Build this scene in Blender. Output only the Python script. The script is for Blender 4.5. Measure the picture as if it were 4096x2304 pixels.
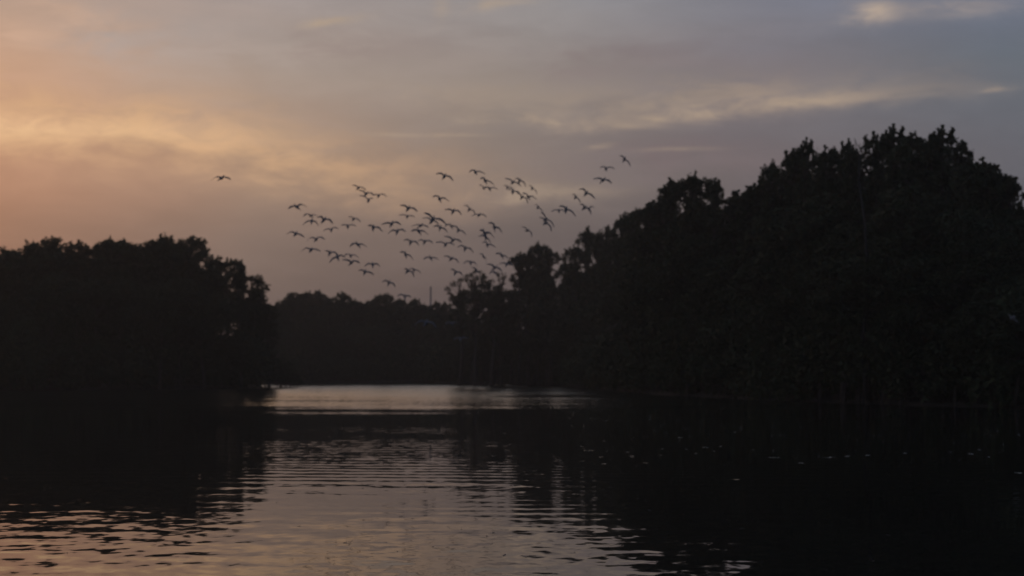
import bpy, math, random
import numpy as np
from mathutils import Vector

for o in list(bpy.data.objects):
    bpy.data.objects.remove(o, do_unlink=True)
scene = bpy.context.scene
COL = scene.collection
R = math.radians

# ------------------------------------------------------------------ camera
CAM_H, FPX, PITCH = 1.8, 5689.0, math.atan(337 / 5689.0)
cam_d = bpy.data.cameras.new('camera')
cam = bpy.data.objects.new('camera', cam_d)
COL.objects.link(cam)
cam.location = (0, 0, CAM_H)
cam.rotation_euler = (math.pi / 2 + PITCH, 0, 0)
cam_d.lens, cam_d.sensor_width = 50.0, 36.0
cam_d.clip_start, cam_d.clip_end = 0.1, 6000
cam_d.dof.use_dof = True
cam_d.dof.focus_distance = 16.0
cam_d.dof.aperture_fstop = 1.4
scene.camera = cam


def at(px, py, D):
    """world point on the ray of photo pixel (4096 wide) at ground distance D"""
    u, v = (px - 2048) / FPX, (1152 - py) / FPX
    c, s = math.cos(PITCH), math.sin(PITCH)
    t = D / (c - v * s)
    return Vector((u * t, D, CAM_H + t * (s + v * c)))


# ------------------------------------------------------------------ world
SUN_AZ, SUN_EL = -32.0, 1.5      # azimuth from straight ahead (left is negative)
world = bpy.data.worlds.new('World')
scene.world = world
world.use_nodes = True
WT = world.node_tree
WT.nodes.clear()


class NG:
    def __init__(self, tree):
        self.t = tree

    def put(self, sock, v):
        if isinstance(v, bpy.types.NodeSocket):
            self.t.links.new(v, sock)
        elif v is not None:
            sock.default_value = v

    def m(self, op, a=None, b=None, c=None, clamp=False):
        n = self.t.nodes.new('ShaderNodeMath')
        n.operation, n.use_clamp = op, clamp
        for i, v in enumerate((a, b, c)):
            self.put(n.inputs[i], v)
        return n.outputs[0]

    def mr(self, v, a, b, c=0.0, d=1.0, smooth=True):
        n = self.t.nodes.new('ShaderNodeMapRange')
        n.interpolation_type = 'SMOOTHSTEP' if smooth else 'LINEAR'
        self.put(n.inputs[0], v)
        for i, x in enumerate((a, b, c, d)):
            self.put(n.inputs[i + 1], x)
        return n.outputs[0]

    def xyz(self, x, y, z):
        n = self.t.nodes.new('ShaderNodeCombineXYZ')
        for i, v in enumerate((x, y, z)):
            self.put(n.inputs[i], v)
        return n.outputs[0]

    def sep(self, v):
        n = self.t.nodes.new('ShaderNodeSeparateXYZ')
        self.put(n.inputs[0], v)
        return n.outputs

    def noise(self, vec, scale, detail=2.0, rough=0.5, dist=0.0):
        n = self.t.nodes.new('ShaderNodeTexNoise')
        self.put(n.inputs['Vector'], vec)
        n.inputs['Scale'].default_value = scale
        n.inputs['Detail'].default_value = detail
        n.inputs['Roughness'].default_value = rough
        n.inputs['Distortion'].default_value = dist
        return n.outputs['Fac'], n.outputs['Color']

    def mix(self, f, a, b, mode='MIX'):
        n = self.t.nodes.new('ShaderNodeMix')
        n.data_type, n.blend_type = 'RGBA', mode
        self.put(n.inputs[0], f)
        self.put(n.inputs[6], a)
        self.put(n.inputs[7], b)
        return n.outputs[2]

    def ramp(self, f, stops):
        n = self.t.nodes.new('ShaderNodeValToRGB')
        n.color_ramp.interpolation = 'EASE' if len(stops) < 3 else 'LINEAR'
        els = n.color_ramp.elements
        while len(els) < len(stops):
            els.new(0.5)
        for e, (p, c) in zip(els, stops):
            e.position, e.color = p, c
        self.put(n.inputs[0], f)
        return n.outputs[0]


def lin(r, g, b):
    f = lambda x: x / 255 / 12.92 if x / 255 <= 0.04045 else ((x / 255 + 0.055) / 1.055) ** 2.4
    return (f(r), f(g), f(b), 1.0)


W = NG(WT)
tc = WT.nodes.new('ShaderNodeTexCoord')
dx, dy, dz = W.sep(tc.outputs['Generated'])
DEG = 180 / math.pi
az = W.m('MULTIPLY', W.m('ARCTAN2', dx, dy), DEG)                 # degrees, right positive
el = W.m('MULTIPLY', W.m('ARCSINE', W.m('MINIMUM', W.m('MAXIMUM', dz, -1.0), 1.0)), DEG)
# great-circle-ish angle from the sun's azimuth, 0..180
d0 = W.m('ABSOLUTE', W.m('SUBTRACT', az, SUN_AZ))
sang = W.m('MINIMUM', d0, W.m('SUBTRACT', 360.0, d0))
soft = W.noise(W.xyz(dx, dy, W.m('MULTIPLY', dz, 4.0)), 2.6, 3.0, 0.55)[0]
soft2 = W.noise(W.xyz(dx, dy, W.m('MULTIPLY', dz, 3.6)), 13.0, 5.0, 0.62, 0.4)[0]
warp = W.m('SUBTRACT', soft2, 0.5)
warp_lo = W.m('SUBTRACT', soft, 0.5)
st = W.m('DIVIDE', W.m('ADD', sang, W.m('MULTIPLY', warp_lo, 12.0)), 180.0)
elw = W.m('ADD', el, W.m('MULTIPLY', warp_lo, 3.0))


def row(*cols):
    angs = (0, 12, 22, 32, 42, 52, 180)
    return W.ramp(st, [(a / 180, lin(*c)) for a, c in zip(angs, cols)])


r2 = row((158, 116, 97), (140, 106, 91), (112, 97, 92), (92, 83, 85), (85, 80, 86), (78, 78, 86), (58, 63, 76))
r5 = row((186, 138, 110), (158, 118, 98), (132, 113, 104), (109, 98, 96), (99, 91, 95), (90, 89, 95), (63, 69, 82))
r8 = row((212, 158, 126), (192, 144, 117), (165, 137, 119), (136, 122, 115), (114, 105, 107), (104, 103, 110), (68, 75, 90))
r12 = row((218, 175, 146), (204, 165, 140), (173, 155, 143), (151, 139, 132), (126, 119, 123), (104, 110, 119), (72, 82, 99))
r15 = row((198, 166, 144), (188, 160, 142), (164, 153, 150), (149, 147, 150), (128, 129, 140), (115, 120, 137), (76, 88, 112))
zen = lin(84, 96, 124)
sky = W.mix(W.mr(elw, 2, 5.2), r2, r5)
sky = W.mix(W.mr(elw, 4.8, 8.3), sky, r8)
sky = W.mix(W.mr(elw, 8.0, 12.3), sky, r12)
sky = W.mix(W.mr(elw, 11.5, 15.5), sky, r15)
sky = W.mix(W.mr(el, 16, 65), sky, zen)


def blob(px, py, hw, hh, k=1.0, tilt=0.0, rag=1.0):
    """soft cloud patch, its centre and half sizes read off the photo and turned into sky angles"""
    a = math.atan((px - 2048) / FPX)
    a0, e0 = a * DEG, math.atan((1489 - py) / FPX * math.cos(a)) * DEG
    sa, se = hw / 99.3, hh / 99.3
    A = W.m('SUBTRACT', az, a0)
    E = W.m('SUBTRACT', W.m('SUBTRACT', el, e0), W.m('MULTIPLY', A, tilt))
    E = W.m('ADD', E, W.m('MULTIPLY', warp, rag * (0.5 + se * 3.0)))
    A = W.m('ADD', A, W.m('MULTIPLY', W.m('SUBTRACT', soft3, 0.5), rag * sa * 4.0))
    q = W.m('ADD', W.m('POWER', W.m('DIVIDE', W.m('ABSOLUTE', A), sa), 2.0),
            W.m('POWER', W.m('DIVIDE', W.m('ABSOLUTE', E), se), 2.0))
    return W.m('MULTIPLY', W.m('EXPONENT', W.m('MULTIPLY', q, -1.0)), k)


def addcloud(sky, masks, col):
    tot = masks[0]
    for q in masks[1:]:
        tot = W.m('ADD', tot, q)
    grain = W.mr(soft3, 0.3, 0.68, 0.45, 1.15)
    return W.mix(W.m('MINIMUM', W.m('MULTIPLY', tot, grain), 1.0), sky, col)


soft3 = W.noise(W.xyz(dx, dy, W.m('ADD', W.m('MULTIPLY', dz, 2.6), 5.0)), 26.0, 5.0, 0.65, 0.5)[0]
# broad warm bank sinking from the left edge towards the middle
e_c = W.m('SUBTRACT', 9.35, W.m('MULTIPLY', W.mr(az, -14, -4), 1.75))
off = W.m('ADD', W.m('SUBTRACT', el, e_c), W.m('MULTIPLY', warp, 2.4))
wid = W.mr(off, -0.9, 0.9, 1.15, 1.5)
band = W.m('EXPONENT', W.m('MULTIPLY', W.m('POWER', W.m('ABSOLUTE', W.m('DIVIDE', off, wid)), 2.0), -1.0))
band = W.m('MULTIPLY', W.m('MULTIPLY', band, W.mr(az, 4.0, -15.0)), W.mr(az, -75, -40))
sky = addcloud(sky, [W.m('MULTIPLY', band, 0.72)], lin(228, 182, 138))
sky = addcloud(sky, [blob(150, 498, 700, 50, 0.75, 0.0, 0.5)], lin(240, 196, 150))
# shaded mauve gaps
sky = addcloud(sky, [blob(2525, 215, 420, 70, 0.35), blob(1500, 180, 380, 60, 0.25, 0.08),
                     blob(2763, 640, 450, 65, 0.40)], lin(130, 112, 114))
sky = addcloud(sky, [blob(700, 130, 330, 90, 0.40), blob(2050, 60, 200, 50, 0.20)], lin(172, 163, 160))
# cream wisps catching the last light
sky = addcloud(sky, [blob(2290, 487, 260, 26, 0.46), blob(2640, 474, 50, 18, 0.45), blob(2525, 505, 85, 16, 0.40),
                     blob(2962, 427, 250, 30, 0.42, 0.08), blob(3060, 345, 450, 60, 0.32, 0.03), blob(3330, 380, 220, 30, 0.36), blob(2700, 420, 500, 55, 0.25, 0.06),
                     blob(3600, 364, 320, 34, 0.26), blob(3996, 342, 60, 9, 0.40), blob(2390, 584, 60, 9, 0.38),
                     blob(2724, 594, 140, 8, 0.32, 0.0, 0.3), blob(2247, 767, 220, 36, 0.42), blob(2050, 380, 500, 60, 0.22),
                     blob(1344, 72, 95, 17, 0.60, 0.16), blob(1752, 26, 30, 40, 0.45), blob(1975, 4, 150, 22, 0.55, 0.1),
                     blob(1578, 533, 110, 8, 0.60, 0.0, 0.25), blob(1828, 535, 120, 7, 0.38, 0.0, 0.25)], lin(186, 163, 140))
sky = addcloud(sky, [blob(60, 112, 140, 34, 0.60), blob(55, 178, 80, 13, 0.45), blob(270, 40, 170, 40, 0.50, -0.1)], lin(214, 176, 150))
sky = addcloud(sky, [blob(3527, 26, 85, 38, 0.85, 0.0, 0.6), blob(3660, 48, 180, 34, 0.22), blob(3916, 4, 180, 30, 0.36)], lin(184, 166, 152))
# faint cloud texture over the whole sky
tex = W.mr(soft2, 0.3, 0.72, 0.95, 1.05)
tn = WT.nodes.new('ShaderNodeVectorMath')
tn.operation = 'SCALE'
WT.links.new(sky, tn.inputs[0])
WT.links.new(tex, tn.inputs['Scale'])
nish = WT.nodes.new('ShaderNodeTexSky')
nish.sky_type = 'NISHITA'
nish.sun_disc = False
nish.sun_elevation = R(SUN_EL)
nish.sun_rotation = R(SUN_AZ)
nish.air_density, nish.dust_density, nish.ozone_density = 1.0, 3.0, 1.5
bg1 = WT.nodes.new('ShaderNodeBackground')
WT.links.new(tn.outputs[0], bg1.inputs[0])
bg1.inputs[1].default_value = 1.06
bg2 = WT.nodes.new('ShaderNodeBackground')
WT.links.new(nish.outputs[0], bg2.inputs[0])
bg2.inputs[1].default_value = 0.05
mixs = WT.nodes.new('ShaderNodeMixShader')
mixs.inputs[0].default_value = 0.10
WT.links.new(bg1.outputs[0], mixs.inputs[1])
WT.links.new(bg2.outputs[0], mixs.inputs[2])
wo = WT.nodes.new('ShaderNodeOutputWorld')
WT.links.new(mixs.outputs[0], wo.inputs[0])

# the sun has just gone behind the trees on the left: only a trace of soft light is left
sun_d = bpy.data.lights.new('sun', 'SUN')
sun_d.energy, sun_d.angle, sun_d.color = 0.05, R(12), (1.0, 0.72, 0.5)
sun = bpy.data.objects.new('sun', sun_d)
COL.objects.link(sun)
sd = Vector((math.sin(R(SUN_AZ)) * math.cos(R(SUN_EL)), math.cos(R(SUN_AZ)) * math.cos(R(SUN_EL)), math.sin(R(SUN_EL))))
sun.rotation_euler = (-sd).to_track_quat('-Z', 'Y').to_euler()
sun.location = sd * 300

vs = scene.view_settings
vs.view_transform, vs.look, vs.exposure, vs.gamma = 'Standard', 'None', 0.0, 1.0
vs.use_curve_mapping = False
scene.cycles.use_denoising = True
scene.cycles.max_bounces = 6
scene.cycles.diffuse_bounces = 2
scene.cycles.glossy_bounces = 3
scene.cycles.volume_bounces = 0


# ------------------------------------------------------------------ materials
def material(name, rough=0.8):
    m = bpy.data.materials.new(name)
    m.use_nodes = True
    b = m.node_tree.nodes['Principled BSDF']
    b.inputs['Roughness'].default_value = rough
    return m, NG(m.node_tree), b


def leaf_material(name, c1, c2):
    m, g, b = material(name, 0.6)
    oi = m.node_tree.nodes.new('ShaderNodeObjectInfo')
    tcn = m.node_tree.nodes.new('ShaderNodeTexCoord')
    f = g.noise(tcn.outputs['Object'], 1.3, 2.0)[0]
    f = g.m('ADD', g.mr(f, 0.3, 0.7), g.m('MULTIPLY', g.m('SUBTRACT', oi.outputs['Random'], 0.5), 0.5), clamp=True)
    g.put(b.inputs['Base Color'], g.mix(f, c1, c2))
    b.inputs['Specular IOR Level'].default_value = 0.1
    return m


def simple_material(name, c1, c2, scale, rough=0.85):
    m, g, b = material(name, rough)
    tcn = m.node_tree.nodes.new('ShaderNodeTexCoord')
    f = g.noise(tcn.outputs['Object'], scale, 4.0, 0.6)[0]
    g.put(b.inputs['Base Color'], g.mix(g.mr(f, 0.3, 0.7), c1, c2))
    b.inputs['Specular IOR Level'].default_value = 0.2
    return m


M_LEAF = leaf_material('mangrove_leaf', (0.028, 0.037, 0.016, 1), (0.050, 0.062, 0.027, 1))
M_BARK = simple_material('bark', (0.05, 0.042, 0.035, 1), (0.10, 0.085, 0.07, 1), 3.0)
M_PALE = simple_material('pale_bark', (0.024, 0.022, 0.02, 1), (0.042, 0.04, 0.037, 1), 2.0)
M_MUD = simple_material('mud', (0.03, 0.025, 0.02, 1), (0.07, 0.06, 0.045, 1), 0.4)
M_POLE = simple_material('weathered_pole', (0.14, 0.14, 0.14, 1), (0.22, 0.21, 0.20, 1), 1.0)
M_BIRD = simple_material('grey_plumage', (0.12, 0.121, 0.124, 1), (0.20, 0.201, 0.204, 1), 9.0)
M_WBIRD = simple_material('pale_plumage', (0.11, 0.11, 0.108, 1), (0.16, 0.16, 0.156, 1), 9.0)

# water: a slope field of real ripples drives the normal
M_WATER, g, b = material('river_water', 0.035)
geo = M_WATER.node_tree.nodes.new('ShaderNodeNewGeometry')
px_, py_, pz_ = g.sep(geo.outputs['Position'])
P = geo.outputs['Position']


def cen(sock, k):
    return g.m('MULTIPLY', g.m('SUBTRACT', sock, 0.5), k)


patch = g.noise(g.xyz(g.m('MULTIPLY', px_, 0.5), py_, 3.0), 0.11, 3.0)[0]         # calm and lively patches
live = g.m('MULTIPLY', g.mr(patch, 0.36, 0.66, 0.3, 1.3), g.m('MULTIPLY', g.mr(py_, 62.0, 22.0, 0.5, 1.0), g.mr(px_, 0.8, 4.5, 1.0, 0.5)))
n1 = g.noise(g.xyz(px_, py_, 0.0), 5.4, 1.0, 0.45)[1]                              # small round ripples
r1, g1, _ = g.sep(n1)
n2 = g.noise(g.xyz(g.m('MULTIPLY', px_, 0.40), g.m('MULTIPLY', py_, 1.0), 7.0), 3.0, 1.0, 0.4)[0]   # long crests
ph = g.noise(g.xyz(g.m('MULTIPLY', px_, 0.5), py_, 11.0), 0.16, 1.0)[0]
train = g.m('SINE', g.m('ADD', g.m('MULTIPLY', g.m('ADD', py_, g.m('MULTIPLY', px_, 0.06)), 2 * math.pi / 0.85), g.m('MULTIPLY', ph, 26.0)))
trmask = g.mr(g.noise(g.xyz(g.m('MULTIPLY', px_, 0.7), py_, 21.0), 0.09, 2.0)[0], 0.42, 0.6)
# wind-ruffled reach in front of the far bank
pn = g.noise(g.xyz(g.m('MULTIPLY', px_, 0.35), py_, 5.0), 0.16, 4.0, 0.6)[0]
edge = g.m('ADD', py_, cen(pn, 45.0))
ruf = g.mr(edge, 60.0, 84.0)
rn = g.noise(g.xyz(px_, py_, 2.0), 5.0, 2.0, 0.6)[1]
rr, rg, _ = g.sep(rn)
ramp_far = g.m('MULTIPLY', g.mr(py_, 70.0, 190.0, 0.6, 1.65), g.mr(px_, -3.0, 6.0, 1.0, 1.35))
# a calm slick lying across the ruffled reach
lane = g.m('ADD', g.m('POWER', g.m('DIVIDE', g.m('ABSOLUTE', g.m('SUBTRACT', px_, 3.2)), 4.6), 2.0), g.m('POWER', g.m('DIVIDE', g.m('ABSOLUTE', g.m('SUBTRACT', g.m('ADD', py_, cen(pn, 8.0)), 107.0)), 4.2), 2.0))
ramp_far = g.m('MULTIPLY', ramp_far, g.mr(lane, 0.6, 1.3))
kr = g.m('MULTIPLY', g.m('MULTIPLY', ruf, ramp_far), g.mr(pn, 0.3, 0.6, 0.75, 1.1))
sx = g.m('ADD', g.m('MULTIPLY', cen(r1, 0.07), live), g.m('MULTIPLY', cen(rr, 0.35), kr))
sy = g.m('ADD', g.m('MULTIPLY', cen(g1, 0.064), live), g.m('MULTIPLY', cen(n2, 0.056), live))
sy = g.m('ADD', sy, g.m('MULTIPLY', g.m('MULTIPLY', train, 0.010), trmask))
# at this low angle only the wave faces turned to the eye are seen
sy = g.m('SUBTRACT', sy, g.m('MULTIPLY', g.mr(rg, 0.22, 0.78, 0.02, 0.125, False), kr))
sy = g.m('SUBTRACT', sy, g.m('MULTIPLY', live, 0.003))
# scattered steep wavelets that catch the sky
spn = g.noise(g.xyz(g.m('MULTIPLY', px_, 0.8), py_, 31.0), 3.6, 1.5, 0.5)[0]
spk = g.m('MULTIPLY', g.mr(spn, 0.69, 0.77, 0.0, 0.16), g.m('MULTIPLY', g.mr(py_, 18.0, 34.0), g.mr(px_, 0.5, 4.0)))
sy = g.m('SUBTRACT', sy, spk)
nv = M_WATER.node_tree.nodes.new('ShaderNodeVectorMath')
nv.operation = 'NORMALIZE'
g.put(nv.inputs[0], g.xyz(sx, sy, 1.0))
g.put(b.inputs['Normal'], nv.outputs[0])
b.inputs['Base Color'].default_value = (0.010, 0.011, 0.009, 1)
b.inputs['IOR'].default_value = 1.33


# ------------------------------------------------------------------ helpers
def tag(o, label=None, cat=None, group=None, kind=None):
    if label: o['label'] = label
    if cat: o['category'] = cat
    if group: o['group'] = group
    if kind: o['kind'] = kind
    return o


def mesh(name, verts, faces, mat, smooth=True):
    me = bpy.data.meshes.new(name)
    me.from_pydata([tuple(v) for v in verts] if not isinstance(verts, list) else verts, [], faces)
    me.materials.append(mat)
    if smooth:
        me.polygons.foreach_set('use_smooth', [True] * len(me.polygons))
    me.update()
    return me


def link(name, me, parent=None):
    o = bpy.data.objects.new(name, me)
    COL.objects.link(o)
    if parent is not None:
        o.parent = parent
    return o


# ------------------------------------------------------------------ setting: water and banks
WX = 900
wv = [(-WX, -WX, 0), (WX, -WX, 0), (WX, WX, 0), (-WX, WX, 0)]
water = link('river', mesh('river', wv, [(0, 1, 2, 3)], M_WATER, False))
tag(water, kind='structure')

SHORE = [(-320, -380), (-170, -60), (-95, 80), (-66, 126), (-52, 137), (-43, 145), (-35, 152), (-27.5, 158), (-34, 167), (-46, 185), (-50, 208),
         (-45, 229), (-30, 235), (-18, 235), (-6, 222), (2, 210), (6.4, 194), (8.6, 168), (9.8, 140),
         (11.5, 113), (16.0, 92), (21.5, 77), (27, 68), (40, 40), (60, -50), (120, -380)]


def build_ground():
    verts, faces = [], []
    rnd = random.Random(4)
    n = len(SHORE)
    for i, (x, y) in enumerate(SHORE):
        a = Vector(SHORE[max(0, i - 1)])
        c = Vector(SHORE[min(n - 1, i + 1)])
        d = (c - a).normalized()
        out = Vector((-d.y, d.x))
        ang = math.pi * (1.25 - 1.5 * i / (n - 1))
        far = Vector((math.cos(ang), math.sin(ang))) * 880
        p = Vector((x, y))
        for dist, z in ((-0.6, -0.5), (0.4, 0.10), (2.5, 0.28), (9, 0.45)):
            q = p + out * dist
            verts.append((q.x, q.y, z + rnd.uniform(-0.05, 0.05)))
        q = (p + out * 9).lerp(far, 0.25)
        verts.append((q.x, q.y, 0.7))
        verts.append((far.x, far.y, 0.9))
    for i in range(n - 1):
        for k in range(5):
            a = i * 6 + k
            faces.append((a, a + 6, a + 7, a + 1))
    return mesh('ground', verts, faces, M_MUD)


ground = link('ground', build_ground())
tag(ground, kind='structure')


# ------------------------------------------------------------------ trees
def tube(V, F, pts, rads, n=5):
    base = len(V)
    pts = [Vector(p) for p in pts]
    for i, p in enumerate(pts):
        d = (pts[min(i + 1, len(pts) - 1)] - pts[max(i - 1, 0)]).normalized()
        u = d.cross(Vector((0.31, 0.95, 0.1))).normalized()
        v = d.cross(u)
        for k in range(n):
            a = 2 * math.pi * k / n
            q = p + (u * math.cos(a) + v * math.sin(a)) * rads[i]
            V.append((q.x, q.y, q.z))
    for i in range(len(pts) - 1):
        for k in range(n):
            k2 = (k + 1) % n
            F.append((base + i * n + k, base + i * n + k2, base + (i + 1) * n + k2, base + (i + 1) * n + k))
    F.append(tuple(base + k for k in range(n))[::-1])
    F.append(tuple(base + (len(pts) - 1) * n + k for k in range(n)))


def leaves(rs, centers, rads, per, flat, size):
    """diamond leaves scattered through clumps; returns numpy verts (n*4,3)"""
    out = []
    for c, r, k in zip(centers, rads, per):
        d = rs.normal(size=(k, 3))
        d /= np.linalg.norm(d, axis=1)[:, None]
        sq = rs.uniform(0.7, 1.3, 3)
        d = d * sq
        rad = r * rs.random(k)[:, None] ** 0.5 * np.where(rs.random(k) < 0.14, rs.uniform(1.0, 1.45, k), 1.0)[:, None]
        p = np.array(c) + d * rad * np.array((1, 1, flat))
        ax = rs.normal(size=(k, 3)) * np.array((1, 1, 0.6))
        ax /= np.linalg.norm(ax, axis=1)[:, None]
        sd_ = np.cross(ax, rs.normal(size=(k, 3)))
        sd_ /= np.linalg.norm(sd_, axis=1)[:, None] + 1e-6
        s = size * rs.uniform(0.7, 1.35, k)[:, None]
        q = np.stack([p - ax * s, p + sd_ * s * 0.5, p + ax * s, p - sd_ * s * 0.5], axis=1)
        out.append(q.reshape(-1, 3))
    return np.concatenate(out)


def leaf_mesh(name, verts):
    n = len(verts) // 4
    me = bpy.data.meshes.new(name)
    me.vertices.add(len(verts))
    me.vertices.foreach_set('co', verts.astype(np.float32).ravel())
    me.loops.add(n * 4)
    me.loops.foreach_set('vertex_index', np.arange(n * 4, dtype=np.int32))
    me.polygons.add(n)
    me.polygons.foreach_set('loop_start', np.arange(n, dtype=np.int32) * 4)
    me.polygons.foreach_set('loop_total', np.full(n, 4, dtype=np.int32))
    me.materials.append(M_LEAF)
    me.update()
    me.validate()
    return me


def make_variant(seed, H, Rc, z0, ncl, rcl, nleaf, mode='dome', size=0.15, flat=0.75, zmin=0.12):
    rs = np.random.default_rng(seed)
    rnd = random.Random(seed)
    cs, rr_ = [], []
    zc = z0 + (H - z0) * (0.5 if mode != 'umbrella' else 0.3)
    ht = H - zc
    hb = zc - z0
    for i in range(ncl):
        while True:
            d = Vector((rnd.gauss(0, 1), rnd.gauss(0, 1), rnd.gauss(0.35 if mode != 'bush' else -0.5, 1))).normalized()
            if mode == 'umbrella' and d.z < -0.35:
                continue
            break
        k = rnd.uniform(0.5, 1.0) if mode != 'sparse' else rnd.uniform(0.25, 1.05)
        r = rcl * (rnd.uniform(0.5, 1.0) if rnd.random() < 0.6 else rnd.uniform(1.0, 1.5))
        lump = 0.82 + 0.30 * math.sin(3 * math.atan2(d.y, d.x) + seed) * (1 - abs(d.z))
        p = Vector((d.x * (Rc - r * 0.5) * k * lump, d.y * (Rc - r * 0.5) * k * lump,
                    zc + d.z * ((ht - r * flat) if d.z > 0 else hb) * k))
        if mode == 'bush' and d.z < 0:
            p.x, p.y = d.x / max(0.4, math.hypot(d.x, d.y)) * Rc * k * 0.85, d.y / max(0.4, math.hypot(d.x, d.y)) * Rc * k * 0.85
            p.z = max(p.z, zmin + r * flat * 0.6)
        if mode == 'umbrella':
            p.z = min(p.z, H - r * flat)
        cs.append(p)
        rr_.append(r)
    if mode in ('dome', 'umbrella'):     # an upper shell of smaller clumps closes the dome and roughens its outline
        for j in range(int(ncl * 0.8)):
            a = rnd.uniform(0, 6.28)
            q = math.sqrt(rnd.uniform(0, 0.9))
            r = rcl * rnd.uniform(0.38, 0.72)
            lob = 1.0 - 0.09 * (1 + math.sin(a * 3 + seed * 1.7)) * q - 0.06 * (1 + math.sin(a * 5 + seed))
            zt = H - min(ht, Rc * 1.25) * (1 - (1 - q ** 2.4) ** 0.5 * lob) - rnd.uniform(0, 0.08) * Rc - r * flat
            cs.append(Vector((math.cos(a) * Rc * q * 0.95, math.sin(a) * Rc * q * 0.95, zt)))
            rr_.append(r)
    for j in range(2 if mode != 'sparse' else 6):     # a few knobs so that the outline is uneven
        a = rnd.uniform(0, 6.28)
        r = rcl * rnd.uniform(0.5, 0.75)
        q = rnd.uniform(0, 0.6)
        cs.append(Vector((math.cos(a) * Rc * q, math.sin(a) * Rc * q, zc + ht * math.sqrt(max(0.05, 1 - q * q)) * rnd.uniform(0.86, 0.96) - r * flat)))
        rr_.append(r)
    per = [max(12, int(nleaf * (r / rcl) ** 2)) for r in rr_]
    lv = leaves(rs, cs, rr_, per, flat if mode != 'umbrella' else 0.5, size)
    # leafy shoots poking out of the crown
    sh = []
    for j in range(0 if mode == 'bush' else (34 if mode != 'sparse' else 24)):
        i = rnd.randrange(len(cs))
        out_ = (cs[i] - Vector((0, 0, zc - 1.0))).normalized() + Vector((rnd.uniform(-.4, .4), rnd.uniform(-.4, .4), 0.15))
        out_.normalize()
        p0 = cs[i] + out_ * rr_[i] * 0.6
        if p0.z < zc: continue
        ln = rnd.uniform(0.15, 0.42)
        sh += [p0 + out_ * ln * t_ + Vector((rnd.uniform(-.07, .07), rnd.uniform(-.07, .07), rnd.uniform(-.05, .05))) for t_ in (0.1, 0.25, 0.4, 0.55, 0.7, 0.85, 1.0)]
    if sh:
        lv = np.concatenate([lv, leaves(rs, sh, [0.07] * len(sh), [2] * len(sh), 1.0, size * 0.85)])
    top = lv[:, 2].max()
    lv[:, 2] += (H - top) * np.clip((lv[:, 2] - z0) / (top - z0), 0, 1)
    crown = leaf_mesh('crown', lv)
    V, F = [], []
    lean = Vector((rnd.uniform(-0.4, 0.4), rnd.uniform(-0.4, 0.4), 0))
    tr = 0.011 * H + 0.03
    tp = []
    for i in range(7):
        t = i / 6
        tp.append(Vector((0, 0, -0.4)).lerp(Vector((0, 0, H * 0.86)), t) + lean * math.sin(t * 3) + Vector((rnd.uniform(-.08, .08), rnd.uniform(-.08, .08), 0)))
    tube(V, F, tp, [tr * 1.5] + [tr * (1 - 0.85 * i / 6) for i in range(1, 7)], 6)
    order = list(range(len(cs)))
    rnd.shuffle(order)
    for i in order[: min(len(cs), 26 if mode != 'sparse' else len(cs))]:
        c = cs[i]
        hz = max(z0 * 0.7, c.z - (Vector((c.x, c.y, 0)).length * rnd.uniform(0.6, 1.2)) - 0.5)
        hz = min(hz, H * 0.82)
        f = (hz + 0.4) / (H * 0.86 + 0.4) * 6
        k = int(min(5, max(0, f)))
        s = tp[k].lerp(tp[k + 1], f - k)
        mid = s.lerp(c, 0.5) + Vector((rnd.uniform(-.2, .2), rnd.uniform(-.2, .2), rnd.uniform(-.1, .25)))
        rb = tr * 0.34
        tube(V, F, [s, mid, c], [rb, rb * 0.65, rb * 0.2], 4)
    if mode == 'bush':      # arching prop roots standing in the water
        for j in range(12):
            a = rnd.uniform(0, 6.28)
            r = rnd.uniform(0.5, 1.0) * Rc * 0.9
            e = Vector((math.cos(a) * r, math.sin(a) * r, -0.5))
            s = Vector((math.cos(a) * r * 0.25, math.sin(a) * r * 0.25, rnd.uniform(0.9, 1.7)))
            m_ = Vector((e.x * 0.8, e.y * 0.8, s.z * 0.75))
            tube(V, F, [s, m_, e], [0.05, 0.045, 0.03], 4)
    trunk = mesh('trunk', V, F, M_BARK)
    return dict(H=H, R=Rc, crown=crown, trunk=trunk, mode=mode)


VAR = []
for i, (H, Rc, z0, n, rc, nl) in enumerate([(14, 2.0, 3.5, 46, 0.72, 115), (14, 2.3, 3.0, 52, 0.78, 120), (14, 1.6, 4.0, 40, 0.62, 105),
                                            (14, 2.9, 3.0, 64, 0.88, 125), (14, 3.3, 3.2, 70, 0.90, 125), (14, 1.2, 5.0, 32, 0.50, 85),
                                            (14, 2.5, 2.6, 58, 0.80, 118), (14, 1.9, 3.0, 46, 0.66, 110)]):
    VAR.append(make_variant(100 + i, H, Rc, z0, n, rc, nl))
UMB = [make_variant(200 + i, 14, r_, 6.0, n_, 0.85, 125, 'umbrella') for i, (r_, n_) in enumerate([(2.8, 42), (2.2, 34)])]
SPARSE = [make_variant(300 + i, 16, r_, 6.0, n_, 0.46, 40, 'sparse', 0.15) for i, (r_, n_) in enumerate([(3.0, 96), (2.7, 80), (2.8, 86)])]
BUSH = [make_variant(400 + i, 5, r_, 0.40, 74, 0.75, 120, 'bush', 0.15) for i, r_ in enumerate((2.3, 2.7, 2.0))]
ROOTED = [make_variant(450 + i, 5, r_, 0.8, 60, 0.6, 100, 'bush', 0.15, zmin=0.75) for i, r_ in enumerate((2.6, 2.2))]
RND = random.Random(11)


def ground_z(p):
    return 0.0


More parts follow.
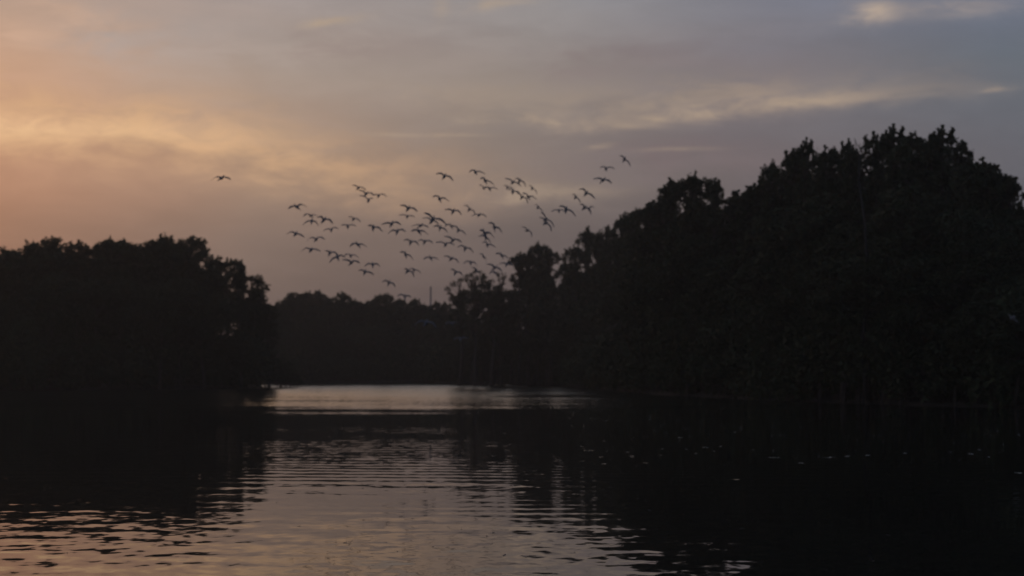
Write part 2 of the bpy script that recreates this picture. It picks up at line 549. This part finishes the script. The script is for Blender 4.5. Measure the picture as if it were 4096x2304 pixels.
def place(var, base, H, Rw, name, label, cat='tree', group=None, rot=None):
    e = bpy.data.objects.new(name, None)
    e.empty_display_size = 0.5
    COL.objects.link(e)
    e.location = base
    s = (H - base[2]) / var['H']
    k = min(1.5, max(0.55, Rw / (var['R'] * s)))
    e.scale = (s * k, s * k, s)
    e.rotation_euler = (0, 0, RND.uniform(0, 6.28) if rot is None else rot)
    link('trunk', var['trunk'], e)
    link('crown', var['crown'], e)
    tag(e, label, cat, group)
    return e


def pick(H, Rw, pool):
    asp = Rw / H
    c = sorted(pool, key=lambda v: abs(v['R'] / v['H'] - asp) + RND.uniform(0, 0.05))
    return c[0]


def tree_px(px, ytop, D, Rw, label, pool=None, name='mangrove_tree', group=None, rot=None):
    p = at(px, ytop, D)
    H = p.z
    return place(pick(H, Rw, pool or VAR), (p.x, D, 0.3), H, Rw, name, label, 'tree', group, rot)


# left bank, outline trees from the left edge of the photo to the point
LEFT = [
    (15, 982, 112, 2.4, None, 'tree cut by the left edge of the photo, low rounded top'),
    (60, 1002, 114, 1.2, None, 'small knobbly tree top just right of the left edge'),
    (150, 962, 113, 1.9, None, 'left shoulder of the first rounded dome on the left bank'),
    (205, 942, 118, 2.3, None, 'tree forming the first rounded dome on the left bank'),
    (318, 958, 122, 1.0, None, 'slim tree with a small knob, right of the first left dome'),
    (385, 975, 124, 1.7, None, 'low tree top in the dip between the two left domes'),
    (440, 943, 126, 1.4, None, 'pointed tree left of the dip before the tallest left dome'),
    (495, 950, 128, 1.5, None, 'blunt tree beside the dip before the tallest left dome'),
    (560, 985, 134, 1.6, None, 'lowest tree top just left of the tallest left dome'),
    (615, 945, 136, 2.2, None, 'left half of the tallest dome on the left bank'),
    (665, 929, 138, 2.4, None, 'tallest tree of the left bank with a broad rounded crown'),
    (765, 936, 142, 1.9, None, 'open rounded crown right of the tallest left tree'),
    (845, 1018, 152, 2.6, 'U', 'layered crown stepping down right of the left domes'),
    (905, 1028, 154, 2.6, 'U', 'flat layered tree in the middle of the descending left edge'),
    (955, 1034, 157, 1.3, 'U', 'tree with a small mushroom tuft on the descending left edge'),
    (1015, 1096, 160, 2.1, 'U', 'outermost layered tree overhanging the water at the left point'),
    (1045, 1165, 161, 1.5, 'U', 'low drooping tree at the very tip of the left bank'),
    (1080, 1212, 161, 1.4, None, 'last low tree in the notch between left and far banks'),
]
for px, yt, D, Rw, k, lab in LEFT:
    Dn = max(D, 148 + px * 0.012)
    tree_px(px, yt, Dn, Rw * (1.2 if px < 830 else 0.92) * Dn / D, lab, UMB if k == 'U' else None)
LEFT = [(t[0], t[1], max(t[2], 148 + t[0] * 0.012)) + t[3:] for t in LEFT]

FAR = [
    (1135, 1186, 240, 2.2, 'first far tree right of the notch, with sky holes'),
    (1180, 1166, 242, 2.3, 'rounded far tree second from the notch'),
    (1235, 1160, 243, 2.2, 'broad far tree with a level top, third from the notch'),
    (1272, 1158, 241, 1.5, 'pointed far tree at the right end of the level top'),
    (1325, 1180, 244, 2.4, 'low far tree between the level top and the small knob'),
    (1372, 1164, 246, 1.5, 'far tree with a small round knob'),
    (1415, 1192, 244, 1.8, 'far tree sloping down right of the small round knob'),
    (1455, 1203, 245, 2.0, 'lowest tree in the middle dip of the far bank'),
    (1492, 1192, 243, 1.6, 'far tree left of the square topped one'),
    (1522, 1172, 242, 1.5, 'left half of the square topped far tree'),
    (1548, 1168, 242, 1.4, 'square topped far tree under the lowest straggling bird'),
    (1598, 1190, 244, 1.7, 'rounded far tree under the lowest flying bird'),
    (1662, 1190, 244, 1.3, 'jagged far tree left of the pole'),
    (1692, 1210, 246, 1.6, 'low far tree at the foot of the pole'),
    (1752, 1200, 243, 1.5, 'open far tree just right of the pole'),
    (1783, 1204, 243, 1.1, 'small far tree second to the right of the pole'),
    (1815, 1232, 240, 1.8, 'low far tree at the foot of the sparse leafy tree'),
]
for px, yt, D, Rw, lab in FAR:
    tree_px(px, yt, D, Rw, lab)

SP = [
    (1838, 1108, 198, 2.7, 1, 'sparse tree with sky between its leaves, right of the pole'),
    (1902, 1070, 196, 3.0, 0, 'tallest thin sparse tree right of the pole'),
    (1965, 1112, 196, 2.8, 2, 'sparse tree filling in between the thin tree and the bank'),
    (2005, 1084, 200, 1.8, 1, 'wispy twiggy tree against the rounded tree at the bank end'),
]
for px, yt, D, Rw, k, lab in SP:
    tree_px(px, yt, D, Rw, lab, [SPARSE[k]], 'sparse_tree')

RIGHT = [
    (2005, 1195, 176, 2.2, None, 'low dense tree at the left foot of the right bank'),
    (2075, 1004, 166, 1.5, None, 'tree with a peaked left shoulder at the right bank end'),
    (2115, 1008, 163, 1.8, None, 'open crown with sky holes at the right bank end'),
    (2152, 961, 160, 1.6, None, 'taller rounded tree with a knob at the right bank end'),
    (2200, 985, 158, 1.5, None, 'steep sided tree left of the narrow notch'),
    (2262, 1035, 150, 1.1, None, 'low tufted tree in the narrow notch'),
    (2300, 975, 142, 1.6, None, 'ragged tree right of the narrow notch'),
    (2345, 901, 136, 1.3, None, 'tree with a bent tuft above the ragged one'),
    (2395, 925, 132, 1.4, None, 'tree in the dip between two tufts'),
    (2432, 898, 131, 1.1, 'U', 'tree with a small flat cap, second tuft on the slope'),
    (2486, 855, 126, 0.9, None, 'narrow forked tuft sticking up on the left slope'),
    (2545, 828, 122, 1.9, None, 'rounded shoulder right of the forked tuft'),
    (2600, 812, 120, 2.0, None, 'smooth shoulder halfway up the left slope'),
    (2650, 778, 117, 1.9, None, 'shoulder just below the flat topped crown'),
    (2692, 706, 113, 1.5, None, 'left horn of the flat topped crown'),
    (2775, 682, 112, 2.0, None, 'flat topped crown standing clear on the left slope'),
    (2855, 706, 110, 1.1, None, 'spiky right end of the flat topped crown'),
    (2935, 740, 110, 1.8, None, 'low saddle tree between the flat crown and main mass'),
    (3005, 722, 106, 1.6, None, 'tree rising out of the saddle'),
    (3050, 690, 104, 1.5, None, 'rounded tree below the lone stalked tuft'),
    (3090, 632, 101, 0.85, None, 'lone stalked tuft on the left of the main mass'),
    (3165, 592, 98, 1.3, None, 'left half of the first tall peak'),
    (3218, 545, 96, 1.05, None, 'first tall pointed peak of the main mass'),
    (3312, 560, 94, 1.5, None, 'broad round peak second in the main mass'),
    (3392, 552, 92, 0.95, None, 'slim tuft right of the broad second peak'),
    (3432, 598, 91, 1.2, None, 'tree with thin twigs in the gap before the summit'),
    (3500, 524, 90, 1.2, None, 'left outlier of the summit with sky holes'),
    (3570, 489, 88, 1.2, None, 'highest tree of the summit'),
    (3655, 502, 87, 1.6, None, 'bushy middle tree of the summit'),
    (3765, 494, 86, 1.3, None, 'right hand knob of the summit'),
    (3722, 525, 87, 1.2, None, 'tree in the small dip of the summit'),
    (3832, 556, 84, 1.3, None, 'first step down right of the summit'),
    (3915, 606, 82, 1.6, None, 'rounded second step down right of the summit'),
    (3968, 648, 81, 1.5, None, 'third step down on the right slope'),
    (4030, 690, 80, 1.3, None, 'fourth step with a drooping edge near the right border'),
    (4070, 800, 79, 1.1, None, 'open tree with sky holes cut by the right border'),
]
RD = [(2005, 206), (2075, 200), (2115, 198), (2152, 197), (2200, 195), (2262, 192), (2300, 190), (2345, 186), (2395, 180), (2432, 170), (2486, 155),
      (2545, 140), (2600, 130), (2650, 124), (2692, 118), (2775, 113)]
RIGHT = [t if t[0] > 2775 else (t[0], t[1], dict(RD)[t[0]], t[3] * (1 + dict(RD)[t[0]] / t[2]) / 2) + t[4:] for t in RIGHT]
for px, yt, D, Rw, k, lab in RIGHT:
    tree_px(px, yt + (18 if Rw >= 1.45 and px > 2800 else 0), D, Rw * (0.95 if Rw >= 1.4 else 0.8), lab + (', right bank' if len(lab.split()) < 14 and 'right' not in lab else ''), UMB if k == 'U' else None)


def interp(pts, x):
    for (x0, y0), (x1, y1) in zip(pts, pts[1:]):
        if x0 <= x <= x1:
            return y0 + (y1 - y0) * (x - x0) / (x1 - x0)
    return pts[0][1] if x < pts[0][0] else pts[-1][1]


def fill(table, x0, x1, step, drop, dd, Rw, lab, grp):
    """lower trees standing in front of or behind the outline trees"""
    tops = sorted((t[0], t[1]) for t in table)
    deps = sorted((t[0], t[2]) for t in table)
    x = x0
    while x < x1:
        lo = max(interp(tops, x + q) for q in (-60, -30, 0, 30, 60))
        yt = lo + RND.uniform(*drop)
        tree_px(x + RND.uniform(-8, 8), yt, interp(deps, x) + dd + RND.uniform(-2, 2), Rw * RND.uniform(0.85, 1.2), lab, VAR[:5] + VAR[6:], group=grp)
        x += step * RND.uniform(0.8, 1.2)


fill(LEFT, -620, 870, 56, (22, 55), 5, 2.6, 'shadowed tree filling the dark foliage of the left bank', 'filling trees of the left bank')
fill(LEFT, 300, 800, 70, (230, 380), 3, 2.8, 'shadowed tree filling the dark foliage of the left bank', 'filling trees of the left bank')
fill(LEFT, -500, 990, 80, (110, 240), -4, 2.7, 'shadowed tree filling the dark foliage of the left bank', 'filling trees of the left bank')
for px_l, yt_l, D_l in ((985, 1180, 163), (1015, 1205, 163), (1040, 1236, 164)):
    tree_px(px_l, yt_l, D_l, 1.9, 'shadowed tree filling the dark foliage of the left bank', VAR[:5], group='filling trees of the left bank')
fill(FAR, 1115, 1840, 38, (10, 28), 6, 2.6, 'shadowed tree filling the dark foliage of the far bank', 'filling trees of the far bank')
fill(FAR, 1110, 1900, 48, (60, 120), 11, 2.8, 'shadowed tree filling the dark foliage of the far bank', 'filling trees of the far bank')
fill(FAR, 1120, 1900, 58, (70, 150), -4, 2.6, 'shadowed tree filling the dark foliage of the far bank', 'filling trees of the far bank')
fill(RIGHT, 4140, 4700, 90, (-20, 60), 0, 2.4, 'shadowed tree filling the dark foliage of the right bank', 'filling trees of the right bank')
fill(RIGHT, 2060, 4010, 66, (72, 130), 5, 2.3, 'shadowed tree filling the dark foliage of the right bank', 'filling trees of the right bank')
fill(RIGHT, 2010, 4080, 84, (150, 330), -5, 2.4, 'shadowed tree filling the dark foliage of the right bank', 'filling trees of the right bank')
fill(RIGHT, 2060, 2420, 44, (190, 320), 5, 2.6, 'shadowed tree filling the dark foliage of the right bank', 'filling trees of the right bank')
fill(RIGHT, 2300, 4180, 110, (420, 560), -8, 2.4, 'shadowed tree filling the dark foliage of the right bank', 'filling trees of the right bank')

GAP = [(1850, 1262, 222), (1890, 1268, 218), (1925, 1285, 214), (1962, 1245, 214), (2005, 1205, 210), (2045, 1150, 206)]
for k_, lab_ in enumerate(['low dense tree behind the foot of the thin sparse trees', 'round low tree showing between the sparse stems',
                           'lowest tree under the bright gap in the sparse trees', 'dense tree closing the gap right of the sparse trees',
                           'dense tree stepping up from the gap to the right bank', 'dense tree below the peaked shoulder at the right bank end']):
    tree_px(GAP[k_][0], GAP[k_][1], GAP[k_][2], 2.3, lab_, VAR[:5])
fill(GAP, 1840, 2050, 40, (40, 110), -6, 2.6, 'shadowed tree filling the dark foliage of the far bank', 'filling trees of the far bank')

# mangrove bushes along the waterline
BL = {'l': 'low mangrove bush on prop roots at the left waterline', 'f': 'low mangrove bush on prop roots at the far waterline',
      'r': 'low mangrove bush on prop roots at the right waterline'}
BG = {'l': 'mangrove bushes along the left bank', 'f': 'mangrove bushes along the far bank', 'r': 'mangrove bushes along the right bank'}


def bushes(i0, i1, side, step, hgt, inset):
    pts = [Vector(p) for p in SHORE[i0:i1 + 1]]
    carry = 0.0
    for a, c in zip(pts, pts[1:]):
        d = c - a
        L = d.length
        d = d / L
        out = Vector((-d.y, d.x))
        while carry < L:
            q = a + d * carry + out * RND.uniform(*inset)
            h = RND.uniform(*hgt)
            place(RND.choice(BUSH), (q.x, q.y, 0.0), h, RND.uniform(2.0, 2.8), 'mangrove_bush', BL[side], 'bush', BG[side])
            carry += step * RND.uniform(0.8, 1.2)
        carry -= L


bushes(2, 9, 'l', 4.0, (5.0, 8.0), (0.6, 1.6))
bushes(3, 7, 'l', 4.4, (6.0, 9.0), (5.0, 8.0))
bushes(10, 15, 'f', 3.4, (4.5, 7.0), (1.6, 2.6))
bushes(11, 15, 'f', 4.0, (5.5, 8.0), (5.5, 8.0))
bushes(11, 14, 'f', 4.5, (5.5, 8.0), (10.0, 13.0))
bushes(15, 23, 'r', 3.6, (4.5, 7.5), (0.8, 1.8))
bushes(16, 23, 'r', 4.0, (6.0, 9.0), (5.0, 8.0))
# the spit of bushes standing in the water at the left point
for k, (px, D, h) in enumerate([(1040, 164, 4.6), (1082, 167, 4.0), (1124, 170, 3.3), (1160, 172, 2.4)]):
    p = at(px, 1540, D)
    place(ROOTED[k % 2], (p.x, D, 0.0), h, 1.9, 'mangrove_bush',
          ['mangrove on bare roots at the base of the left spit', 'second mangrove out along the left spit',
           'third mangrove out along the left spit, light water behind its roots', 'outermost small mangrove at the tip of the left spit'][k],
          'bush', 'mangroves of the left spit')

# a close thicket further in closes the view under the crowns
bushes(11, 15, 'f', 2.3, (7.0, 9.0), (14.0, 17.0))
bushes(3, 7, 'l', 2.8, (8.0, 10.0), (11.0, 14.0))
bushes(15, 18, 'r', 2.6, (7.0, 9.0), (9.0, 12.0))

for px_l, D_l, h_l in ((1335, 239, 7.5), (1362, 240, 8.0), (1350, 250, 9.0), (985, 166, 8.0)):
    p = at(px_l, 1400, D_l)
    sd_l = 'f' if px_l > 1100 else 'l'
    place(BUSH[1], (p.x, D_l, 0.0), h_l, 2.9, 'mangrove_bush', BL[sd_l], 'bush', BG[sd_l])

# pale bare snag showing in front of the right mass
V, F = [], []
b0, b1 = at(3470, 1590, 80), at(3458, 880, 80)
b0.z = 0.2
top = at(3440, 572, 84)
rq = random.Random(5)
tube(V, F, [b0 - b0, (b1 - b0) * 0.3 + Vector((-0.25, 0, 0)), (b1 - b0) * 0.65 + Vector((0.18, 0.1, 0)), b1 - b0, (b1 - b0).lerp(top - b0, 0.5) + Vector((-0.2, 0, 0)), top - b0], [0.14, 0.12, 0.095, 0.07, 0.04, 0.008], 7)
snag = bpy.data.objects.new('dead_tree', None)
COL.objects.link(snag)
snag.location = b0
link('trunk', mesh('trunk', V, F, M_PALE), snag)
for t, dx_, dz_ in ((0.93, -0.3, 0.6), (0.88, 0.25, 0.75), (0.8, -0.35, 1.2), (0.55, 0.6, 2.2)):
    V, F = [], []
    s = (b1 - b0).lerp(top - b0, t) if t > 0.6 else (b1 - b0) * 0.7
    tube(V, F, [s, s + Vector((dx_ * 0.6, 0.1, dz_ * 0.4)), s + Vector((dx_, 0.1, dz_))], [0.035, 0.025, 0.008], 5)
    link('branch', mesh('branch', V, F, M_PALE), snag)
tag(snag, 'slim bent dead tree with bare twigs before the right bank foliage', 'tree')

# pole beyond the far trees
V, F = [], []
pb = at(1722, 1400, 275)
pt = at(1722, 1150, 275)
tube(V, F, [(0, 0, 0), (0, 0, (pt.z - 0.5) * 0.6), (0, 0, pt.z - 0.5)], [0.26, 0.20, 0.14], 10)
pole = bpy.data.objects.new('utility_pole', None)
COL.objects.link(pole)
pole.location = (pb.x, 275, 0.5)
link('shaft', mesh('shaft', V, F, M_POLE), pole)
V, F = [], []
z = pt.z - 0.5
tube(V, F, [(0, 0, z), (0, 0, z + 0.12), (0, 0, z + 0.2)], [0.17, 0.17, 0.07], 10)
link('cap', mesh('cap', V, F, M_POLE), pole)
tag(pole, 'thin grey pole rising above the far treeline', 'pole')

# ------------------------------------------------------------------ birds
BIRDS = {1: (847, 720, 885, 709, 923, 715),
 2: (1152, 832, 1188, 825, 1222, 824), 3: (1212, 865, 1242, 860, 1267, 861), 4: (1213, 896, 1247, 882, 1272, 899), 5: (1274, 870, 1295, 878, 1332, 892),
 6: (1396, 868, 1414, 875, 1442, 886), 7: (1368, 901, 1391, 904, 1423, 902), 8: (1294, 922, 1325, 918, 1351, 913), 9: (1150, 937, 1182, 933, 1217, 947),
 10: (1229, 961, 1264, 955, 1299, 955), 11: (1398, 985, 1432, 976, 1465, 985), 12: (1210, 1004, 1243, 997, 1282, 1004), 13: (1304, 1005, 1319, 1011, 1354, 1020),
 14: (1318, 1047, 1349, 1027, 1378, 1026), 15: (1371, 1026, 1403, 1021, 1433, 1030), 16: (1373, 1037, 1406, 1048, 1439, 1050), 17: (1458, 1063, 1491, 1057, 1518, 1062),
 18: (1438, 1081, 1460, 1086, 1495, 1096), 19: (1530, 1127, 1556, 1130, 1582, 1147), 20: (1475, 902, 1494, 909, 1529, 923), 21: (1530, 896, 1566, 893, 1604, 897),
 22: (1555, 932, 1588, 925, 1623, 924), 23: (1412, 742, 1433, 750, 1464, 759), 24: (1439, 761, 1464, 774, 1497, 781), 25: (1493, 781, 1514, 781, 1547, 785),
 26: (1439, 781, 1474, 799, 1490, 790), 27: (1605, 822, 1633, 832, 1670, 844), 28: (1597, 859, 1629, 864, 1658, 865), 29: (1701, 852, 1732, 875, 1784, 893),
 30: (1692, 872, 1726, 884, 1755, 896), 31: (1735, 906, 1761, 909, 1790, 926), 32: (1779, 903, 1806, 903, 1829, 914), 33: (1812, 905, 1834, 920, 1863, 936),
 34: (1648, 904, 1682, 900, 1715, 908), 35: (1646, 924, 1676, 922, 1711, 936), 36: (1617, 961, 1643, 968, 1675, 978), 37: (1675, 963, 1698, 966, 1732, 970),
 38: (1781, 944, 1812, 959, 1846, 968), 39: (1745, 968, 1782, 976, 1817, 978), 40: (1832, 988, 1861, 992, 1893, 1008), 41: (1955, 891, 1979, 907, 2008, 927),
 42: (1919, 921, 1940, 931, 1974, 947), 43: (1916, 943, 1945, 949, 1963, 971), 44: (1931, 971, 1950, 977, 1982, 988), 45: (2088, 908, 2110, 920, 2128, 947),
 46: (1602, 1008, 1624, 1017, 1652, 1037), 47: (1694, 1036, 1723, 1030, 1753, 1035), 48: (1779, 1024, 1805, 1033, 1835, 1048), 49: (1854, 1053, 1883, 1049, 1907, 1059),
 50: (1919, 1015, 1936, 1025, 1945, 1049), 51: (1982, 1014, 2008, 1020, 2035, 1034), 52: (1950, 1055, 1979, 1069, 2008, 1082), 53: (1998, 1053, 2027, 1056, 2052, 1060),
 54: (1805, 1078, 1822, 1089, 1852, 1102), 55: (1619, 1075, 1631, 1083, 1657, 1107), 56: (1639, 1077, 1656, 1079, 1683, 1091), 57: (1887, 1070, 1907, 1082, 1920, 1099),
 58: (1957, 1094, 1979, 1088, 1996, 1099), 59: (1589, 1182, 1620, 1185, 1643, 1185), 60: (1747, 696, 1778, 703, 1813, 720), 61: (1877, 691, 1902, 686, 1939, 694),
 62: (1921, 717, 1942, 720, 1975, 737), 63: (1917, 741, 1935, 750, 1956, 751), 64: (1942, 753, 1959, 753, 1991, 757), 65: (1732, 788, 1759, 793, 1795, 804),
 66: (1782, 838, 1813, 843, 1846, 856), 67: (1857, 822, 1878, 837, 1902, 856), 68: (1887, 864, 1916, 858, 1946, 867), 69: (2022, 714, 2052, 727, 2084, 743),
 70: (2062, 716, 2079, 722, 2104, 744), 71: (2116, 743, 2130, 753, 2149, 775), 72: (2015, 744, 2030, 748, 2057, 759), 73: (2032, 759, 2052, 766, 2084, 779),
 74: (2067, 771, 2089, 788, 2112, 812), 75: (2089, 773, 2114, 785, 2145, 795), 76: (2141, 819, 2153, 829, 2174, 851), 77: (2166, 852, 2184, 876, 2217, 906),
 78: (2159, 870, 2184, 890, 2207, 923), 79: (2206, 844, 2236, 841, 2263, 849), 80: (2238, 825, 2266, 836, 2302, 861), 81: (2289, 779, 2303, 788, 2323, 811),
 82: (2318, 758, 2345, 771, 2379, 791), 83: (2320, 819, 2338, 829, 2365, 855), 84: (2335, 837, 2356, 836, 2375, 826), 85: (2375, 714, 2412, 718, 2447, 730),
 86: (2400, 672, 2424, 673, 2459, 674), 87: (2479, 624, 2499, 636, 2522, 663), 88: (1658, 1299, 1704, 1288, 1745, 1308), 89: (1812, 1358, 1841, 1355, 1870, 1351),
 90: (1781, 1296, 1805, 1292, 1832, 1295), 91: (4032, 1277, 4052, 1271, 4076, 1273)}
CLUSTERS = [
    ([23, 24, 25, 26], "tight foursome at the flock's upper left"),
    ([2, 3, 4, 5, 8, 9, 10], "loose seven at the flock's left edge"),
    ([12, 13, 14, 15, 16], "string of five at lower left"),
    ([6, 7, 20, 21, 22, 11], "scattered six left of the flock's middle"),
    ([27, 28, 34, 35, 36, 37], "six just left of the dense knot"),
    ([29, 30, 31, 32, 33], "dense overlapping knot mid flock"),
    ([60, 65, 66, 67, 68], "five spread above the dense knot"),
    ([61, 62, 63, 64], "four at the flock's top middle"),
    ([69, 70, 71, 72, 73, 74, 75], "tight bunch of seven, upper right"),
    ([38, 39, 40, 41, 42, 43, 44], "seven just right of the dense knot"),
    ([46, 47, 48, 49, 54, 55, 56], "low row of seven above the pole"),
    ([50, 51, 52, 53, 57, 58], "six over the sparse leafy tree"),
    ([45, 76, 77, 78], "steep foursome above the rounded tree"),
    ([79, 80, 81, 82, 83, 84], "six at the flock's right end"),
]
ORD = ['leftmost', 'second from left', 'third from left', 'fourth from left', 'fifth from left', 'sixth from left', 'rightmost']
LAB = {1: 'lone dark bird gliding far to the left of the flock',
       17: 'dark bird on level wings, upper of two low stragglers above the far trees',
       18: 'dark bird banking right, lower of two low stragglers above the far trees',
       19: 'single bird with drooped wings just above the square topped far tree',
       59: 'lowest bird seen against the sky, skimming the far treetops left of the pole',
       85: 'large bird on long flat wings, lowest of the three at upper right',
       86: 'bird with raised right wing, middle of the three at upper right',
       87: 'steeply banked bird, highest and rightmost of the whole flock',
       88: 'pale bird on wide arched wings against the dark far trees below the pole',
       89: 'lowest pale bird against the dark far trees, right of the pole',
       90: 'faint pale bird against dark foliage, right of the wide arched one',
       91: 'pale bird low against the dark right bank at the right border'}
PAIR = {2: ('left', 'right'), 3: ('left', 'middle', 'right')}


def posture(i):
    lx, ly, cx, cy, rx, ry = BIRDS[i]
    roll = math.degrees(math.atan2(ry - ly, rx - lx))
    droop = (ly + ry) / 2 - cy
    if roll > 38: return 'steeply banked bird'
    if roll > 17: return 'bird banking right'
    if droop > 5: return 'bird with drooped wings'
    if roll < -8: return 'bird banking left'
    return 'bird on level wings'


for ids, where in CLUSTERS:
    ids = sorted(ids, key=lambda i: BIRDS[i][2])
    for k, i in enumerate(ids):
        pos = 'rightmost' if k == len(ids) - 1 else ORD[k]
        LAB[i] = f'{posture(i)}, {pos} in the {where}'


def wing_section(V, c, chord_dir, up, chord, th):
    b_ = len(V)
    for f, u in ((0.0, 0.0), (0.25, 0.55), (0.65, 0.4), (1.0, 0.0), (0.65, -0.15), (0.25, -0.35)):
        q = c + chord_dir * (chord * (f - 0.3)) + up * (th * u)
        V.append((q.x, q.y, q.z))
    return b_


def make_bird(i):
    lx, ly, cx, cy, rx, ry = BIRDS[i]
    rnd = random.Random(i * 7 + 1)
    hl, hr = math.hypot(lx - cx, ly - cy), math.hypot(rx - cx, ry - cy)
    D = min(98, max(58, FPX * 0.47 / max(hl, hr)))
    if i == 91: D = 66
    Cw, Lw, Rw_ = at(cx, cy, D), at(lx, ly, D), at(rx, ry, D)
    tipl, tipr = Lw - Cw, Rw_ - Cw
    for t, s in ((tipl, -1), (tipr, 1)):
        lack = 0.47 ** 2 - t.length_squared
        if lack > 0:
            t.y += s * min(0.26, math.sqrt(lack) * 0.8)      # the wing that looks short is turned away
    wdir = (tipr - tipl).normalized()
    up0 = (Vector((0, 0, 1)) - wdir * wdir.z).normalized()
    fwd = up0.cross(wdir).normalized()                       # away from the viewer
    yaw = R(rnd.uniform(4, 24) if rnd.random() < 0.7 else rnd.uniform(-28, -6))
    fwd = (fwd * math.cos(yaw) + wdir * math.sin(yaw)).normalized()
    bank = abs(math.degrees(math.atan2(ry - ly, rx - lx)))
    pitch = R(rnd.uniform(20, 32) + min(16, bank * 0.4))
    fw = (fwd * math.cos(pitch) + up0 * math.sin(pitch)).normalized()
    up = (up0 * math.cos(pitch) - fwd * math.sin(pitch)).normalized()
    side = fw.cross(up)
    V, F = [], []
    # body, neck, head and bill as one tube
    spine = [(-0.36, .006, -.02), (-0.30, .030, -.02), (-0.20, .040, -.025), (-0.10, .060, -.035), (0.0, .072, -.04), (0.10, .062, -.03),
             (0.17, .035, -.015), (0.23, .024, 0.0), (0.28, .030, .005), (0.315, .026, .004), (0.34, .010, -.004), (0.42, .003, -.03)]
    n = 8
    for s, r_, dz_ in spine:
        c = fw * s * 0.92 + up * (dz_ - 0.012)
        wide = 1.7 if s < -0.25 else 1.0
        for k in range(n):
            a = 2 * math.pi * k / n
            q = c + side * (math.cos(a) * r_ * wide) + up * (math.sin(a) * r_ * (0.5 if s < -0.25 else 1.0))
            V.append((q.x, q.y, q.z))
    for s in range(len(spine) - 1):
        for k in range(n):
            k2 = (k + 1) % n
            F.append((s * n + k, s * n + k2, (s + 1) * n + k2, (s + 1) * n + k))
    F.append(tuple(range(n))[::-1])
    F.append(tuple((len(spine) - 1) * n + k for k in range(n)))
    # legs trailing under the tail, part of the same body
    for sgn in (-1, 1):
        tube(V, F, [side * (0.02 * sgn) + fw * -0.16 - up * 0.05, side * (0.018 * sgn) - fw * 0.34 - up * 0.05, side * (0.015 * sgn) - fw * 0.45 - up * 0.06], [0.012, 0.008, 0.006], 4)
    for tip, sgn in ((tipl, -1), (tipr, 1)):
        L = tip.length
        perp = (Vector((0, 0, 1)) - tip.normalized() * tip.normalized().z).normalized()
        arch = L * rnd.uniform(0.06, 0.22)
        rows = []
        for t, ch, th, sw in ((0.0, .175, .045, 0.0), (0.18, .17, .04, 0.02), (0.45, .165, .03, 0.05), (0.64, .155, .024, 0.04), (0.84, .125, .016, 0.0), (0.98, .08, .010, -0.035), (1.07, .035, .005, -0.06)):
            c = tip * t + perp * (arch * math.sin(math.pi * min(1, t * 1.0) ** 0.9)) + fw * sw
            tw = R(10 * t)
            cd = (-fw * math.cos(tw) - up * math.sin(tw)).normalized()
            rows.append(wing_section(V, c, cd, up, ch, th))
        for a, b_ in zip(rows, rows[1:]):
            for k in range(6):
                k2 = (k + 1) % 6
                f = (a + k, a + k2, b_ + k2, b_ + k)
                F.append(f if sgn > 0 else f[::-1])
        F.append(tuple(rows[0] + k for k in range(6)))
        F.append(tuple(rows[-1] + k for k in range(6)))
    me = mesh('bird', V, F, M_WBIRD if i >= 88 else M_BIRD)
    o = link('bird', me)
    o.location = Cw
    tag(o, LAB[i], 'bird', 'birds of the flock' if i < 88 else 'pale birds low over the water')
    return o


for i in sorted(BIRDS):
    make_bird(i)

# ------------------------------------------------------------------ drifting bits of leaf on the near water
rl = random.Random(77)
V, F = [], []
for k in range(130):
    y = rl.uniform(13.5, 34)
    x = rl.uniform(-0.34, 0.30) * y if rl.random() < 0.4 else rl.gauss(0.0, 0.07) * y
    a, l_ = rl.uniform(0, 6.28), rl.uniform(0.012, 0.05)
    c_, s_ = math.cos(a) * l_, math.sin(a) * l_
    b_ = len(V)
    V += [(x - c_, y - s_, 0.004), (x + s_ * 0.4, y - c_ * 0.4, 0.006), (x + c_, y + s_, rl.uniform(0.006, 0.016)), (x - s_ * 0.4, y + c_ * 0.4, 0.006)]
    F += [(b_, b_ + 1, b_ + 2), (b_, b_ + 2, b_ + 3)]
bits = link('floating_leaves', mesh('floating_leaves', V, F, M_BARK, False))
tag(bits, 'tiny dark leaf bits drifting on the near water', 'leaves', kind='stuff')

# ------------------------------------------------------------------ evening haze
HX = 960
hv = [(x, y, z) for x in (-HX, HX) for y in (-HX, HX) for z in (-1.6, 26.0)]
hf = [(0, 1, 3, 2), (4, 6, 7, 5), (0, 4, 5, 1), (2, 3, 7, 6), (0, 2, 6, 4), (1, 5, 7, 3)]
M_HAZE = bpy.data.materials.new('evening_haze')
M_HAZE.use_nodes = True
ht = M_HAZE.node_tree
ht.nodes.clear()
pv = ht.nodes.new('ShaderNodeVolumePrincipled')
pv.inputs['Color'].default_value = (0.90, 0.86, 0.80, 1)
pv.inputs['Density'].default_value = 0.00052
pv.inputs['Anisotropy'].default_value = 0.55
ho = ht.nodes.new('ShaderNodeOutputMaterial')
ht.links.new(pv.outputs[0], ho.inputs['Volume'])
haze = link('haze', mesh('haze', hv, hf, M_HAZE, False))
tag(haze, 'thin even evening haze over the river', 'haze', kind='stuff')
